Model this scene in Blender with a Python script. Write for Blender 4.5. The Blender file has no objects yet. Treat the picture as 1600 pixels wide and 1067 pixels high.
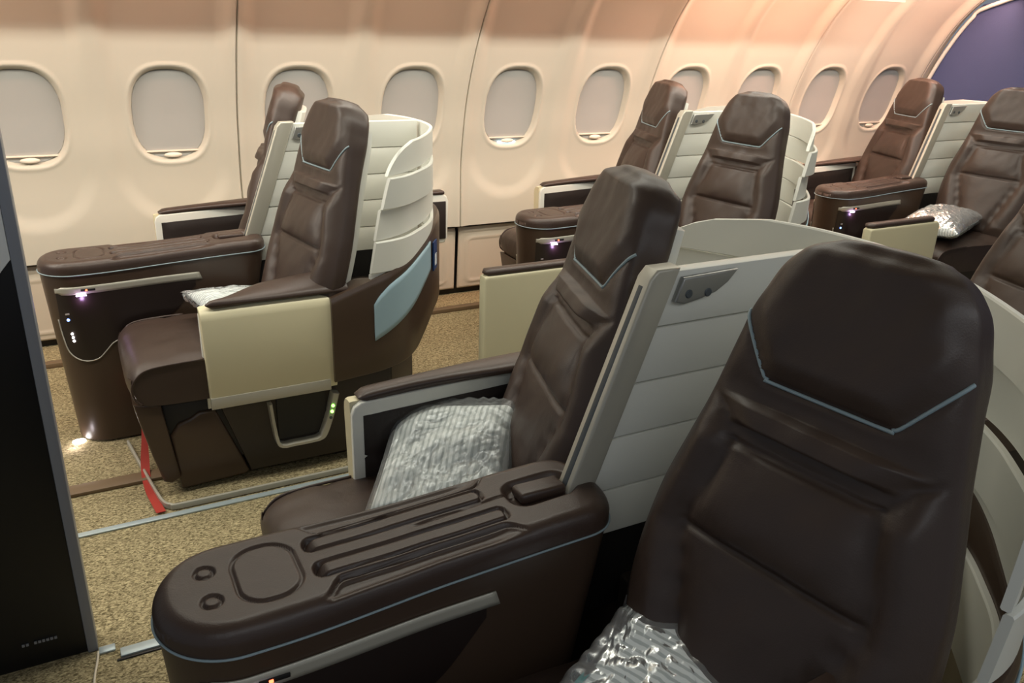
import bpy, bmesh, math, random
from mathutils import Vector, Matrix, noise
random.seed(7)
S = bpy.context.scene
COL = S.collection
PI = math.pi

# ------------------------------------------------------------------ materials
def _mat(name):
    m = bpy.data.materials.new(name); m.use_nodes = True
    nt = m.node_tree
    b = nt.nodes['Principled BSDF']
    return m, nt, b

def srgb(r, g, b):
    f = lambda c: (c/255/12.92) if c/255 <= .04045 else ((c/255+.055)/1.055)**2.4
    return (f(r), f(g), f(b), 1)

def mat(name, col, rough=.5, metal=0, spec=.5, bump=0, bscale=200, var=0, vscale=6, coat=0, detail=3, bdist=.002):
    m, nt, b = _mat(name)
    b.inputs['Base Color'].default_value = col
    b.inputs['Roughness'].default_value = rough
    b.inputs['Metallic'].default_value = metal
    b.inputs['Specular IOR Level'].default_value = spec
    b.inputs['Coat Weight'].default_value = coat
    tc = nt.nodes.new('ShaderNodeTexCoord')
    if var:
        n = nt.nodes.new('ShaderNodeTexNoise'); n.inputs['Scale'].default_value = vscale; n.inputs['Detail'].default_value = 4
        nt.links.new(tc.outputs['Object'], n.inputs['Vector'])
        r = nt.nodes.new('ShaderNodeMix'); r.data_type = 'RGBA'
        r.inputs[6].default_value = tuple(c*(1-var) for c in col[:3])+(1,)
        r.inputs[7].default_value = tuple(min(1, c*(1+var)) for c in col[:3])+(1,)
        nt.links.new(n.outputs['Fac'], r.inputs[0]); nt.links.new(r.outputs[2], b.inputs['Base Color'])
    if bump:
        n = nt.nodes.new('ShaderNodeTexNoise'); n.inputs['Scale'].default_value = bscale; n.inputs['Detail'].default_value = detail
        nt.links.new(tc.outputs['Object'], n.inputs['Vector'])
        bp = nt.nodes.new('ShaderNodeBump'); bp.inputs['Strength'].default_value = bump; bp.inputs['Distance'].default_value = bdist
        nt.links.new(n.outputs['Fac'], bp.inputs['Height']); nt.links.new(bp.outputs[0], b.inputs['Normal'])
    return m

def emit(name, col, strength):
    m, nt, b = _mat(name)
    b.inputs['Base Color'].default_value = col
    b.inputs['Emission Color'].default_value = col
    b.inputs['Emission Strength'].default_value = strength
    return m

def leather(name, col, rough=.42):
    m, nt, b = _mat(name)
    b.inputs['Roughness'].default_value = rough
    b.inputs['Specular IOR Level'].default_value = .45
    tc = nt.nodes.new('ShaderNodeTexCoord')
    n1 = nt.nodes.new('ShaderNodeTexNoise'); n1.inputs['Scale'].default_value = 9; n1.inputs['Detail'].default_value = 5
    nt.links.new(tc.outputs['Object'], n1.inputs['Vector'])
    mx = nt.nodes.new('ShaderNodeMix'); mx.data_type = 'RGBA'
    mx.inputs[6].default_value = tuple(c*.85 for c in col[:3])+(1,); mx.inputs[7].default_value = tuple(c*1.15 for c in col[:3])+(1,)
    nt.links.new(n1.outputs['Fac'], mx.inputs[0]); nt.links.new(mx.outputs[2], b.inputs['Base Color'])
    v = nt.nodes.new('ShaderNodeTexVoronoi'); v.inputs['Scale'].default_value = 420
    nt.links.new(tc.outputs['Object'], v.inputs['Vector'])
    b1 = nt.nodes.new('ShaderNodeBump'); b1.inputs['Strength'].default_value = .12; b1.inputs['Distance'].default_value = .001
    nt.links.new(v.outputs['Distance'], b1.inputs['Height'])
    n2 = nt.nodes.new('ShaderNodeTexNoise'); n2.inputs['Scale'].default_value = 16; n2.inputs['Detail'].default_value = 2; n2.inputs['Distortion'].default_value = .6
    nt.links.new(tc.outputs['Object'], n2.inputs['Vector'])
    b2 = nt.nodes.new('ShaderNodeBump'); b2.inputs['Strength'].default_value = .25; b2.inputs['Distance'].default_value = .006
    nt.links.new(n2.outputs['Fac'], b2.inputs['Height']); nt.links.new(b1.outputs[0], b2.inputs['Normal'])
    nt.links.new(b2.outputs[0], b.inputs['Normal'])
    return m

def carpet_mat():
    m, nt, b = _mat('carpet')
    b.inputs['Roughness'].default_value = .95; b.inputs['Specular IOR Level'].default_value = .1
    tc = nt.nodes.new('ShaderNodeTexCoord')
    mp = nt.nodes.new('ShaderNodeMapping'); mp.inputs['Rotation'].default_value = (0, 0, .6); mp.inputs['Scale'].default_value = (1, 1.9, 1)
    nt.links.new(tc.outputs['Object'], mp.inputs['Vector'])
    n = nt.nodes.new('ShaderNodeTexNoise'); n.inputs['Scale'].default_value = 100; n.inputs['Detail'].default_value = 3; n.inputs['Distortion'].default_value = 1.2
    nt.links.new(mp.outputs[0], n.inputs['Vector'])
    cr = nt.nodes.new('ShaderNodeValToRGB')
    cr.color_ramp.elements[0].position = .36; cr.color_ramp.elements[0].color = srgb(96, 86, 62)
    cr.color_ramp.elements[1].position = .66; cr.color_ramp.elements[1].color = srgb(192, 178, 140)
    nt.links.new(n.outputs['Fac'], cr.inputs[0]); nt.links.new(cr.outputs[0], b.inputs['Base Color'])
    bp = nt.nodes.new('ShaderNodeBump'); bp.inputs['Strength'].default_value = .8; bp.inputs['Distance'].default_value = .004
    nt.links.new(n.outputs['Fac'], bp.inputs['Height']); nt.links.new(bp.outputs[0], b.inputs['Normal'])
    return m

def stripe_mat():
    m, nt, b = _mat('striped_cloth')
    b.inputs['Roughness'].default_value = .8
    tc = nt.nodes.new('ShaderNodeTexCoord')
    w = nt.nodes.new('ShaderNodeTexWave'); w.bands_direction = 'X'
    w.inputs['Scale'].default_value = 26; w.inputs['Distortion'].default_value = 2.0; w.inputs['Detail'].default_value = 2; w.inputs['Detail Scale'].default_value = 1.5
    nt.links.new(tc.outputs['Object'], w.inputs['Vector'])
    cr = nt.nodes.new('ShaderNodeValToRGB')
    cr.color_ramp.elements[0].position = .25; cr.color_ramp.elements[0].color = srgb(188, 194, 192)
    cr.color_ramp.elements[1].position = .5; cr.color_ramp.elements[1].color = srgb(240, 243, 241)
    nt.links.new(w.outputs['Fac'], cr.inputs[0]); nt.links.new(cr.outputs[0], b.inputs['Base Color'])
    return m

def plastic_film():
    m = bpy.data.materials.new('plastic_film'); m.use_nodes = True
    nt = m.node_tree; nt.nodes.clear()
    out = nt.nodes.new('ShaderNodeOutputMaterial')
    tr = nt.nodes.new('ShaderNodeBsdfTransparent'); tr.inputs[0].default_value = (.96, .97, .97, 1)
    gl = nt.nodes.new('ShaderNodeBsdfGlossy'); gl.inputs['Roughness'].default_value = .2; gl.inputs[0].default_value = (.95, .98, 1, 1)
    df = nt.nodes.new('ShaderNodeBsdfDiffuse'); df.inputs[0].default_value = (.75, .78, .78, 1)
    mx = nt.nodes.new('ShaderNodeMixShader'); mx2 = nt.nodes.new('ShaderNodeMixShader'); mx2.inputs[0].default_value = .14
    fr = nt.nodes.new('ShaderNodeFresnel'); fr.inputs[0].default_value = 1.43
    tc = nt.nodes.new('ShaderNodeTexCoord')
    n = nt.nodes.new('ShaderNodeTexNoise'); n.inputs['Scale'].default_value = 6; n.inputs['Detail'].default_value = 2.5; n.inputs['Distortion'].default_value = 2.5
    nt.links.new(tc.outputs['Object'], n.inputs['Vector'])
    bp = nt.nodes.new('ShaderNodeBump'); bp.inputs['Strength'].default_value = 1; bp.inputs['Distance'].default_value = .012
    nt.links.new(n.outputs['Fac'], bp.inputs['Height'])
    for k in (gl, fr): nt.links.new(bp.outputs[0], k.inputs['Normal'])
    nt.links.new(fr.outputs[0], mx.inputs[0]); nt.links.new(tr.outputs[0], mx.inputs[1]); nt.links.new(gl.outputs[0], mx.inputs[2])
    nt.links.new(mx.outputs[0], mx2.inputs[1]); nt.links.new(df.outputs[0], mx2.inputs[2])
    nt.links.new(mx2.outputs[0], out.inputs[0])
    return m

M = {}
M['leather'] = leather('brown_leather', srgb(60, 47, 40))
M['leather_top'] = leather('console_leather', srgb(62, 48, 41), .38)
M['leather_dark'] = leather('dark_leather', srgb(40, 33, 30), .5)
M['shell_brown'] = mat('brown_shell', srgb(68, 53, 42), .33, spec=.5, bump=.05, bscale=300, var=.06)
M['shell_dark'] = mat('dark_brown_shroud', srgb(46, 38, 32), .45, bump=.05)
M['ivory'] = mat('ivory_plastic', srgb(218, 218, 208), .42, bump=.04, bscale=500, var=.02)
M['cream'] = mat('cream_panel', srgb(214, 206, 172), .42, bump=.03, bscale=500, var=.03, vscale=3)
M['wall'] = mat('wall_plastic', srgb(198, 193, 178), .55, bump=.06, bscale=400, var=.02)
M['shade'] = mat('window_shade', srgb(172, 172, 168), .6, bump=.05, bscale=500)
M['shade_lip'] = mat('shade_handle', srgb(230, 218, 200), .4)
M['lower_wall'] = mat('lower_wall_panel', srgb(206, 194, 176), .5, bump=.05, bscale=400)
M['blue'] = mat('pale_blue_panel', srgb(150, 176, 186), .5, bump=.05, bscale=400)
M['piping'] = mat('blue_piping', srgb(138, 156, 162), .5)
M['recess'] = mat('dark_recess', srgb(36, 27, 24), .35)
M['silver'] = mat('satin_silver', srgb(150, 150, 146), .35, metal=.55, bump=.02)
M['silver_paint'] = mat('silver_paint', srgb(178, 174, 160), .38, metal=.25, bump=.02)
M['slot'] = mat('slot_grey', srgb(70, 76, 80), .5)
M['black'] = mat('black_plastic', srgb(22, 20, 20), .5)
M['gloss_black'] = mat('monument_black', srgb(18, 19, 22), .35, bump=.05, bscale=90)
M['mon_grey'] = mat('monument_grey', srgb(226, 228, 226), .45)
M['mon_trim'] = mat('monument_trim', srgb(140, 143, 150), .4, metal=.2)
M['carpet'] = carpet_mat()
M['rail'] = mat('seat_track', srgb(172, 186, 190), .35, metal=.3)
M['brown_strip'] = mat('track_cover', srgb(112, 92, 68), .55)
M['red'] = mat('red_strap', srgb(168, 50, 38), .7, bump=.4, bscale=900)
M['navy'] = mat('navy_curtain', srgb(70, 80, 120), .85, bump=.3, bscale=160, var=.15, vscale=1.3)
M['teal'] = mat('teal_band', srgb(70, 150, 150), .5)
M['mag_blue'] = mat('magazine_cover', srgb(32, 62, 110), .35, var=.3, vscale=20)
M['mag_white'] = mat('magazine_white', srgb(220, 225, 228), .5)
M['stripes'] = stripe_mat()
M['film'] = plastic_film()
M['led_w'] = emit('led_white', (1, .97, .95, 1), 12)
M['led_b'] = emit('led_blue', (.15, .3, 1, 1), 5)
M['led_r'] = emit('led_red', (1, .08, .03, 1), 6)
M['led_g'] = emit('led_green', (.25, 1, .1, 1), 5)
M['led_v'] = emit('led_violet', (.85, .7, 1, 1), 10)
M['daylight'] = emit('daylight_gap', (.55, .8, 1, 1), 1.6)
M['cove'] = emit('cove_lamp', (1, .62, .42, 1), 4)
M['ceiling'] = mat('ceiling_panel', srgb(200, 192, 176), .6)
M['cable'] = mat('white_cable', srgb(210, 200, 180), .5)

# ------------------------------------------------------------------ mesh helpers
def finish(bm, smooth=True, angle=None):
    bmesh.ops.recalc_face_normals(bm, faces=bm.faces)
    me = bpy.data.meshes.new('m'); bm.to_mesh(me); bm.free()
    if smooth:
        for p in me.polygons: p.use_smooth = True
        if angle: me.set_sharp_from_angle(angle=math.radians(angle))
    return me

def obj(name, me, m, parent=None, loc=None, label=None, rot=None):
    o = bpy.data.objects.new(name, me)
    if not me.materials: me.materials.append(M[m])
    COL.objects.link(o)
    if parent is not None: o.parent = parent
    if loc is not None: o.location = loc
    if rot is not None: o.rotation_euler = rot
    if label: o['label'] = label
    return o

def thing(name, label, cat, loc=(0, 0, 0), group=None):
    o = bpy.data.objects.new(name, None); COL.objects.link(o); o.location = loc
    o.empty_display_size = .1
    o['label'] = label; o['category'] = cat
    if group: o['group'] = group
    return o

def tag(o, label, cat, group=None):
    o['label'] = label; o['category'] = cat
    if group: o['group'] = group
    return o

def struct(o, label=None):
    o['kind'] = 'structure'
    if label: o['label'] = label
    return o

def grid(bm, nu, nv, f, cu=False, cv=False):
    V = [[bm.verts.new(f(i, j)) for j in range(nv)] for i in range(nu)]
    for i in range(nu if cu else nu-1):
        for j in range(nv if cv else nv-1):
            a, b = V[i][j], V[(i+1) % nu][j]
            c, d = V[(i+1) % nu][(j+1) % nv], V[i][(j+1) % nv]
            bm.faces.new((a, b, c, d))
    return V

def box(bm, x0, x1, y0, y1, z0, z1, bev=0, seg=3):
    r = bmesh.ops.create_cube(bm, size=1)
    for v in r['verts']:
        v.co = Vector(((x0+x1)/2+v.co.x*(x1-x0), (y0+y1)/2+v.co.y*(y1-y0), (z0+z1)/2+v.co.z*(z1-z0)))
    if bev:
        es = list({e for v in r['verts'] for e in v.link_edges})
        bmesh.ops.bevel(bm, geom=es, offset=bev, segments=seg, affect='EDGES', profile=.5)

def prism(bm, pts, axis, a, b, bev=0, seg=3, bev_all=True):
    """extrude a 2-D polygon (in the two other axes) along axis from a to b"""
    def P(p, t):
        if axis == 'y': return Vector((p[0], t, p[1]))
        if axis == 'z': return Vector((p[0], p[1], t))
        return Vector((t, p[0], p[1]))
    v0 = [bm.verts.new(P(p, a)) for p in pts]; v1 = [bm.verts.new(P(p, b)) for p in pts]
    f0 = bm.faces.new(v0); f1 = bm.faces.new(v1[::-1])
    n = len(pts)
    for i in range(n): bm.faces.new((v0[i], v1[i], v1[(i+1) % n], v0[(i+1) % n]))
    if bev:
        bmesh.ops.recalc_face_normals(bm, faces=bm.faces)
        es = list(f0.edges)+list(f1.edges)
        bmesh.ops.bevel(bm, geom=es, offset=bev, segments=seg, affect='EDGES', profile=.5)

def smooth_poly(pts, closed=False, n=8):
    """Catmull-Rom through the points"""
    out = []; N = len(pts)
    rng = range(N if closed else N-1)
    for i in rng:
        g = lambda k: Vector(pts[k % N]) if closed else Vector(pts[max(0, min(N-1, k))])
        p0, p1, p2, p3 = g(i-1), g(i), g(i+1), g(i+2)
        for k in range(n):
            t = k/n
            out.append(.5*((2*p1)+(-p0+p2)*t+(2*p0-5*p1+4*p2-p3)*t*t+(-p0+3*p1-3*p2+p3)*t**3))
    if not closed: out.append(Vector(pts[-1]))
    return out

def tube(bm, pts, r, seg=8, cap=True, flat=None):
    pts = [Vector(p) for p in pts]; rings = []
    up = Vector((0, 0, 1)); prev = None
    for i, p in enumerate(pts):
        t = (pts[min(i+1, len(pts)-1)]-pts[max(i-1, 0)]).normalized()
        if prev is None:
            n = t.cross(up)
            if n.length < 1e-3: n = t.cross(Vector((0, 1, 0)))
        else: n = prev-t*prev.dot(t)
        n.normalize(); prev = n; b = t.cross(n)
        rr = r if not callable(r) else r(i/(len(pts)-1))
        fl = flat or 1
        rings.append([bm.verts.new(p+n*math.cos(2*PI*k/seg)*rr+b*math.sin(2*PI*k/seg)*rr*fl) for k in range(seg)])
    for i in range(len(rings)-1):
        for k in range(seg):
            bm.faces.new((rings[i][k], rings[i][(k+1) % seg], rings[i+1][(k+1) % seg], rings[i+1][k]))
    if cap: bm.faces.new(rings[0][::-1]); bm.faces.new(rings[-1])

def disc_stack(bm, c, prof, nx=24, sx=1, sy=1):
    """lathe about z at c with (r, z) profile"""
    rings = [[bm.verts.new(Vector((c[0]+r*sx*math.cos(2*PI*k/nx), c[1]+r*sy*math.sin(2*PI*k/nx), c[2]+z))) for k in range(nx)] for r, z in prof]
    for a, b in zip(rings, rings[1:]):
        for k in range(nx): bm.faces.new((a[k], a[(k+1) % nx], b[(k+1) % nx], b[k]))
    bm.faces.new(rings[0][::-1]); bm.faces.new(rings[-1])

def lerp(tab, x):
    if x <= tab[0][0]: return tab[0][1]
    for (a, p), (b, q) in zip(tab, tab[1:]):
        if x <= b: return p+(q-p)*(x-a)/(b-a)
    return tab[-1][1]

def slerp(tab, x):
    """smooth interpolation (monotone-ish catmull-rom)"""
    n = len(tab)
    if x <= tab[0][0]: return tab[0][1]
    if x >= tab[-1][0]: return tab[-1][1]
    for i in range(n-1):
        if x <= tab[i+1][0]:
            x0, y0 = tab[i]; x1, y1 = tab[i+1]; h = x1-x0; t = (x-x0)/h
            d0 = (y1-tab[i-1][1])/(x1-tab[i-1][0]) if i > 0 else (y1-y0)/h
            d1 = (tab[i+2][1]-y0)/(tab[i+2][0]-x0) if i+2 < n else (y1-y0)/h
            return (2*t**3-3*t*t+1)*y0+(t**3-2*t*t+t)*h*d0+(-2*t**3+3*t*t)*y1+(t**3-t*t)*h*d1

def sstep(a, b, x):
    t = max(0., min(1., (x-a)/(b-a))); return t*t*(3-2*t)

def segdist(p, a, b):
    ax, ay = a; bx, by = b; dx, dy = bx-ax, by-ay
    t = max(0, min(1, ((p[0]-ax)*dx+(p[1]-ay)*dy)/(dx*dx+dy*dy)))
    return math.hypot(p[0]-ax-t*dx, p[1]-ay-t*dy)

def polydist(p, pts): return min(segdist(p, a, b) for a, b in zip(pts, pts[1:]))

MESH = {}
def cached(key, fn):
    if key not in MESH: MESH[key] = fn()
    return MESH[key]

# ------------------------------------------------------------------ camera
def make_camera():
    cx, cy, cz, yaw, pitch, roll, f = CAM
    fw = Vector((math.sin(yaw)*math.cos(pitch), math.cos(yaw)*math.cos(pitch), -math.sin(pitch)))
    r = Vector((math.cos(yaw), -math.sin(yaw), 0)); u = r.cross(fw)
    r2 = r*math.cos(roll)+u*math.sin(roll); u2 = -r*math.sin(roll)+u*math.cos(roll)
    cam = bpy.data.cameras.new('camera'); o = bpy.data.objects.new('camera', cam); COL.objects.link(o)
    cam.sensor_width = 36; cam.sensor_fit = 'HORIZONTAL'; cam.lens = f*36/1600
    cam.clip_start = .02
    m = Matrix((r2, u2, -fw)).transposed().to_4x4(); m.translation = Vector((cx, cy, cz))
    o.matrix_world = m; S.camera = o
CAM = (0.132859, -3.806884, 1.409881, 0.496577, 0.377078, 0.034106, 1293.357)
make_camera()

# ------------------------------------------------------------------ cabin shell
P0 = .5334
WPROF = [(.36, .0), (.5, .0), (.7, .0), (.85, -.022), (1.0, -.055), (1.16, -.115), (1.3, -.185), (1.42, -.26), (1.52, -.345), (1.60, -.44), (1.66, -.54)]
def wally(z): return slerp(WPROF, z)
WZ0, WZ1, WHW = .792, 1.158, .142
WCZ, WHH = (WZ0+WZ1)/2, (WZ1-WZ0)/2
def win_r(dx, z): return (abs(dx/WHW)**2.7+abs((z-WCZ)/WHH)**2.7)**(1/2.7)
JOINTS = [(-.5+2*k)*P0 for k in range(-1, 6)]
def wall_disp(x, z):
    k = round(x/P0); dx = x-k*P0
    # soft trough running up from a rounded foot
    R = .222; zc = .755
    if z < zc: d = math.hypot(dx, (z-zc)*.96)
    else: d = abs(dx)-.02*sstep(1.0, 1.5, z)
    y = (.013+.026*sstep(1.05, 1.55, z))*(1-sstep(R-.055, R+.02, d))
    r = win_r(dx, z)
    y += .034*(1-sstep(.97, 1.07, r))
    y -= .004*(1-sstep(0, .06, abs(r-1.11)))
    jd = min(abs(x-j) for j in JOINTS)
    y -= .010*(1-sstep(.0, .055, jd))*1.0
    y += .020*(1-sstep(.0015, .0045, jd))
    return y

def build_wall():
    xs = []; x = -1.1
    while x < 5.15: xs.append(x); x += .0075
    for j in JOINTS: xs += [j-.0045, j-.002, j, j+.002, j+.0045]
    xs = sorted(set(round(v, 5) for v in xs)); xs.append(5.16)
    zs = []; z = .385
    while z < 1.66: zs.append(z); z += .0075 if z < 1.22 else .015
    bm = bmesh.new()
    grid(bm, len(xs), len(zs), lambda i, j: (xs[i], wally(zs[j])+wall_disp(xs[i], zs[j]), zs[j]))
    me = finish(bm)
    w = obj('wall_left', me, 'wall'); struct(w, 'cream cabin side wall with soft troughs around each window')
    # windows
    for k in range(-1, 10):
        xc = k*P0
        bm = bmesh.new()
        # shade: curved slab filling the recess
        def sh(i, j):
            t = i/28*2*PI; rr = j/6*.99
            a, b = math.cos(t), math.sin(t)
            q = (abs(a)**2.7+abs(b)**2.7)**(-1/2.7)
            X = a*q*WHW*rr; Z = WCZ+b*q*WHH*rr
            return (xc+X, wally(Z)+.040, Z)
        grid(bm, 28, 7, sh, cu=True)
        root = obj('window_%d' % (k+2), finish(bm), 'shade'); struct(root, 'rounded cabin window with its grey shade pulled down')
        # lower slot edge and lip under the shade
        bm = bmesh.new()
        zz = WZ0+.030
        hw = WHW*(1-(abs((zz-WCZ)/WHH))**3)**(1/3)*.98
        box(bm, xc-hw, xc+hw, wally(zz)+.030, wally(zz)+.043, zz-.003, zz+.003, .0012, 2)
        obj('shade_edge', finish(bm, angle=40), 'shade_lip', root)
        bm = bmesh.new()
        disc_stack(bm, (0, 0, 0), [(.010, -.004), (.034, -.004), (.036, 0), (.034, .004), (.012, .006)], 24, 1, .3)
        hm = finish(bm)
        h = obj('shade_handle', hm, 'shade_lip', root, (xc, wally(WZ0+.014)+.026, WZ0+.014), rot=(math.radians(74), 0, 0))
        if k == 4:
            bm = bmesh.new()
            box(bm, xc-.050, xc+.05, wally(WZ0+.01)+.030, wally(WZ0)+.040, WZ0+.002, WZ0+.010, .002, 2)
            obj('light_gap', finish(bm), 'daylight', root, label='bright strip of daylight under the shade')
    # lower wall panels, one per two windows
    for n, (a, b) in enumerate(zip(JOINTS, JOINTS[1:])):
        a2, b2 = a+.010, min(b-.010, 5.14)
        if a2 > 5: break
        bm = bmesh.new()
        def lp(i, j):
            x = a2+(b2-a2)*i/80; z = .035+(.375-.035)*j/40
            y = .006+.045*(1-sstep(.0, .30, z-.03))*0+.02
            y = .030+.06*(.375-z)
            # raised frame of an inset hatch in the right-hand half and left half
            for (ha, hb) in ((a2+.05, (a2+b2)/2-.02), ((a2+b2)/2+.02, b2-.05)):
                cxh, hwd = (ha+hb)/2, (hb-ha)/2
                dx = abs(x-cxh)-hwd+.03; dz = abs(z-.19)-.12+.03
                dd = math.hypot(max(dx, 0), max(dz, 0))+min(max(dx, dz), 0)-.03
                y -= .006*(1-sstep(.0, .009, abs(dd)))
            y -= .012*(1-sstep(0, .03, .375-z))*-1
            return (x, y, z)
        grid(bm, 81, 41, lp)
        o = obj('trim_%d' % (n+1), finish(bm), 'lower_wall'); struct(o, 'lower side wall panel with raised hatch outlines')
        md = o.modifiers.new('s', 'SOLIDIFY'); md.thickness = .012; md.offset = -1
    bm = bmesh.new(); box(bm, -1.1, 5.15, .02, .10, .372, .388, .003, 2)
    struct(obj('trim_10', finish(bm, angle=40), 'shell_dark'))
    bm = bmesh.new(); box(bm, -1.1, 5.15, .075, .12, 0, .40)
    struct(obj('trim_11', finish(bm, False), 'black'), 'dark gap behind the lower wall panels')
    # little fixing loops under lower panels
build_wall()

bm = bmesh.new(); box(bm, -1.6, 5.3, -5.6, .14, -.05, 0)
struct(obj('floor', finish(bm, False), 'carpet'), 'tan woven carpet')

def strip(name, x0, x1, y0, y1, z1, m, label=None, bev=.002, z0=0):
    bm = bmesh.new(); box(bm, x0, x1, y0, y1, z0, z1, bev, 2)
    return struct(obj(name, finish(bm, angle=40), m), label)
strip('trim_12', -1.0, 5.1, -1.529, -1.507, .006, 'rail', 'pale blue seat track along the aisle')
strip('trim_13', -1.0, 5.1, -1.293, -1.235, .012, 'brown_strip', 'brown seat track cover')
strip('trim_14', .075, 5.1, -2.075, -2.045, .006, 'rail', 'seat track of the middle seats')
strip('trim_15', .031, .066, -2.045, -2.022, .006, 'rail')
strip('trim_16', .066, 5.1, -2.085, -2.078, .004, 'black')
strip('trim_17', -1.0, 5.1, -.20, -.16, .02, 'brown_strip', 'brown track cover beside the wall')

# rear bulkhead and its edge moulding
def bulkhead():
    X = 5.16
    pts = [(.02, 0)]+[(wally(z)+.02, z) for z in [.4+.05*i for i in range(24)]]+[(-.60, 1.60), (-.70, 1.63), (-.85, 1.665), (-1.05, 1.70), (-1.6, 1.75), (-5.6, 1.75), (-5.6, 0)]
    bm = bmesh.new(); prism(bm, pts, 'x', X, X+.04)
    struct(obj('wall_rear', finish(bm, False), 'navy'), 'dark navy rear bulkhead behind the last row')
    bm = bmesh.new()
    path = [(X-.012, wally(z)-.008, z) for z in [.4+.04*i for i in range(29)]]+[(X-.012, -.60, 1.605), (X-.012, -.72, 1.64), (X-.012, -.88, 1.668), (X-.012, -1.1, 1.70), (X-.012, -1.6, 1.745)]
    tube(bm, smooth_poly(path, n=3), .013, 8)
    struct(obj('trim_18', finish(bm), 'ivory'), 'pale moulding round the rear bulkhead')
bulkhead()

# overhead bins along the left wall with the warm cove lamp below them, and cabin ceiling
bm = bmesh.new()
prism(bm, [(-.50, 1.70), (-.56, 1.685), (-1.0, 1.74), (-1.12, 1.80), (-1.16, 1.95), (-1.05, 2.12), (-.3, 2.12), (-.3, 1.72)], 'x', -1.1, 5.15)
struct(obj('trim_19', finish(bm, angle=30), 'ceiling'), 'overhead bins along the left wall')
bm = bmesh.new(); box(bm, -1.1, 4.15, -.606, -.594, 1.528, 1.70, .002, 2)  # added lip, placed to cut bin and aisle light off the upper wall
struct(obj('trim_20', finish(bm, angle=40), 'ceiling'), 'added lip under the overhead bins that cuts their light off the upper wall')
bm = bmesh.new(); box(bm, -1.6, 5.3, -5.6, -.3, 2.12, 2.16)
struct(obj('ceiling', finish(bm, False), 'ceiling'))

# ------------------------------------------------------------------ privacy shell
PL = smooth_poly([(1.312, 0), (1.302, .10), (1.278, .18), (1.225, .285), (1.158, .39), (1.10, .46), (1.03, .53), (.955, .573), (.88, .59), (.76, .592)], n=10)
ARC = [0]
for a, b in zip(PL, PL[1:]): ARC.append(ARC[-1]+(b-a).length)
def plan(s, off=0):
    sg = 1 if s >= 0 else -1; s = abs(s)
    s = min(s, ARC[-1]-1e-6)
    for i in range(len(ARC)-1):
        if s <= ARC[i+1]:
            t = (s-ARC[i])/(ARC[i+1]-ARC[i]); p = PL[i].lerp(PL[i+1], t)
            d = (PL[i+1]-PL[i]).normalized()
            n = Vector((d.y, -d.x))     # outward
            if n.dot(p-Vector((.7, 0))) < 0: n = -n
            p = p+n*off
            return Vector((p.x, p.y*sg))
def s_at_x(x):
    for i in range(len(PL)-1):
        if PL[i].x >= x >= PL[i+1].x:
            t = (PL[i].x-x)/(PL[i].x-PL[i+1].x); return ARC[i]+t*(ARC[i+1]-ARC[i])
    return ARC[-1]
XF = [(.50, .895), (.646, .905), (.75, .924), (.853, .948), (.93, .968), (.965, .985), (.995, 1.012), (1.018, 1.05), (1.03, 1.10)]
def shell_slats(root):
    zs = [1.032, .94, .845, .75, .65, .50]
    for t in range(5):
        z1, z0 = zs[t], zs[t+1]
        bulge = .0 if t % 2 == 0 else .020
        def mk():
            bm = bmesh.new(); N = 131
            g = .0012
            # closed cross-section: offset, z
            K = 6
            sec = [(.0065, z0+g+.002)]+[(.0065, z0+g+.002+(z1-z0-2*g-.005)*k/K) for k in range(1, K+1)]+[(.0040, z1-g), (-.0040, z1-g)]
            sec += [(-.0065, z1-g-.003-(z1-z0-2*g-.005)*k/K) for k in range(K+1)]+[(-.0040, z0+g), (.0040, z0+g)]
            def f(i, j):
                o, z = sec[j]
                u = -1+2*i/(N-1); q = u*s_at_x(lerp(XF, z)+(.16 if u > 0 else 0))
                rear = sstep(.18, .42, abs(q))*(1-sstep(.62, .80, abs(q)))
                p = plan(q, bulge*rear+o); return (p.x, p.y, z)
            V = grid(bm, N, len(sec), f, cv=True)
            bm.faces.new(V[0]); bm.faces.new(V[-1][::-1])
            return finish(bm, angle=28)
        obj('slat', cached('sl%d' % t, mk), 'ivory', root)

def shell_base():
    s0 = s_at_x(.775)
    TOP = [(.0, .735), (.30, .735), (s_at_x(1.19), .728), (s_at_x(1.10), .695), (s_at_x(1.0), .662), (s_at_x(.90), .632), (s_at_x(.84), .612), (s0, .590)]
    BOT = [(.0, .42), (.35, .42), (s_at_x(1.15), .405), (s_at_x(1.06), .345), (s_at_x(.95), .33), (s0, .315)]
    bm = bmesh.new(); N = 141
    def f(i, j):
        q = (-1+2*i/(N-1))*s0; a = abs(q)
        zt, zb = slerp(TOP, a), slerp(BOT, a); H = zt-zb
        inn = .0078-.066*(1-sstep(s_at_x(.93), s_at_x(.87), a)) if False else .0078-.066*sstep(s_at_x(.93), s_at_x(.87), a); ex = .012*(1-sstep(s_at_x(1.0), s_at_x(.84), a))
        sec = [(.014, 0), (.018, .006), (.018, H*.3), (.018, H*.6), (.018, H-.020), (.0165, H-.011), (.012, H-.004), (.0105, H), (inn+.002, H), (inn+.001, H-.002), (inn-.003, H-.010), (inn-.003, H*.5), (inn-.003, .0)]
        o, z = sec[j]
        if j < 8: o += ex
        p = plan(q, o); return (p.x, p.y, zb+z)
    V = grid(bm, N, 13, f, cv=True)
    bm.faces.new(V[0]); bm.faces.new(V[-1][::-1])
    return finish(bm, angle=50)
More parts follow.
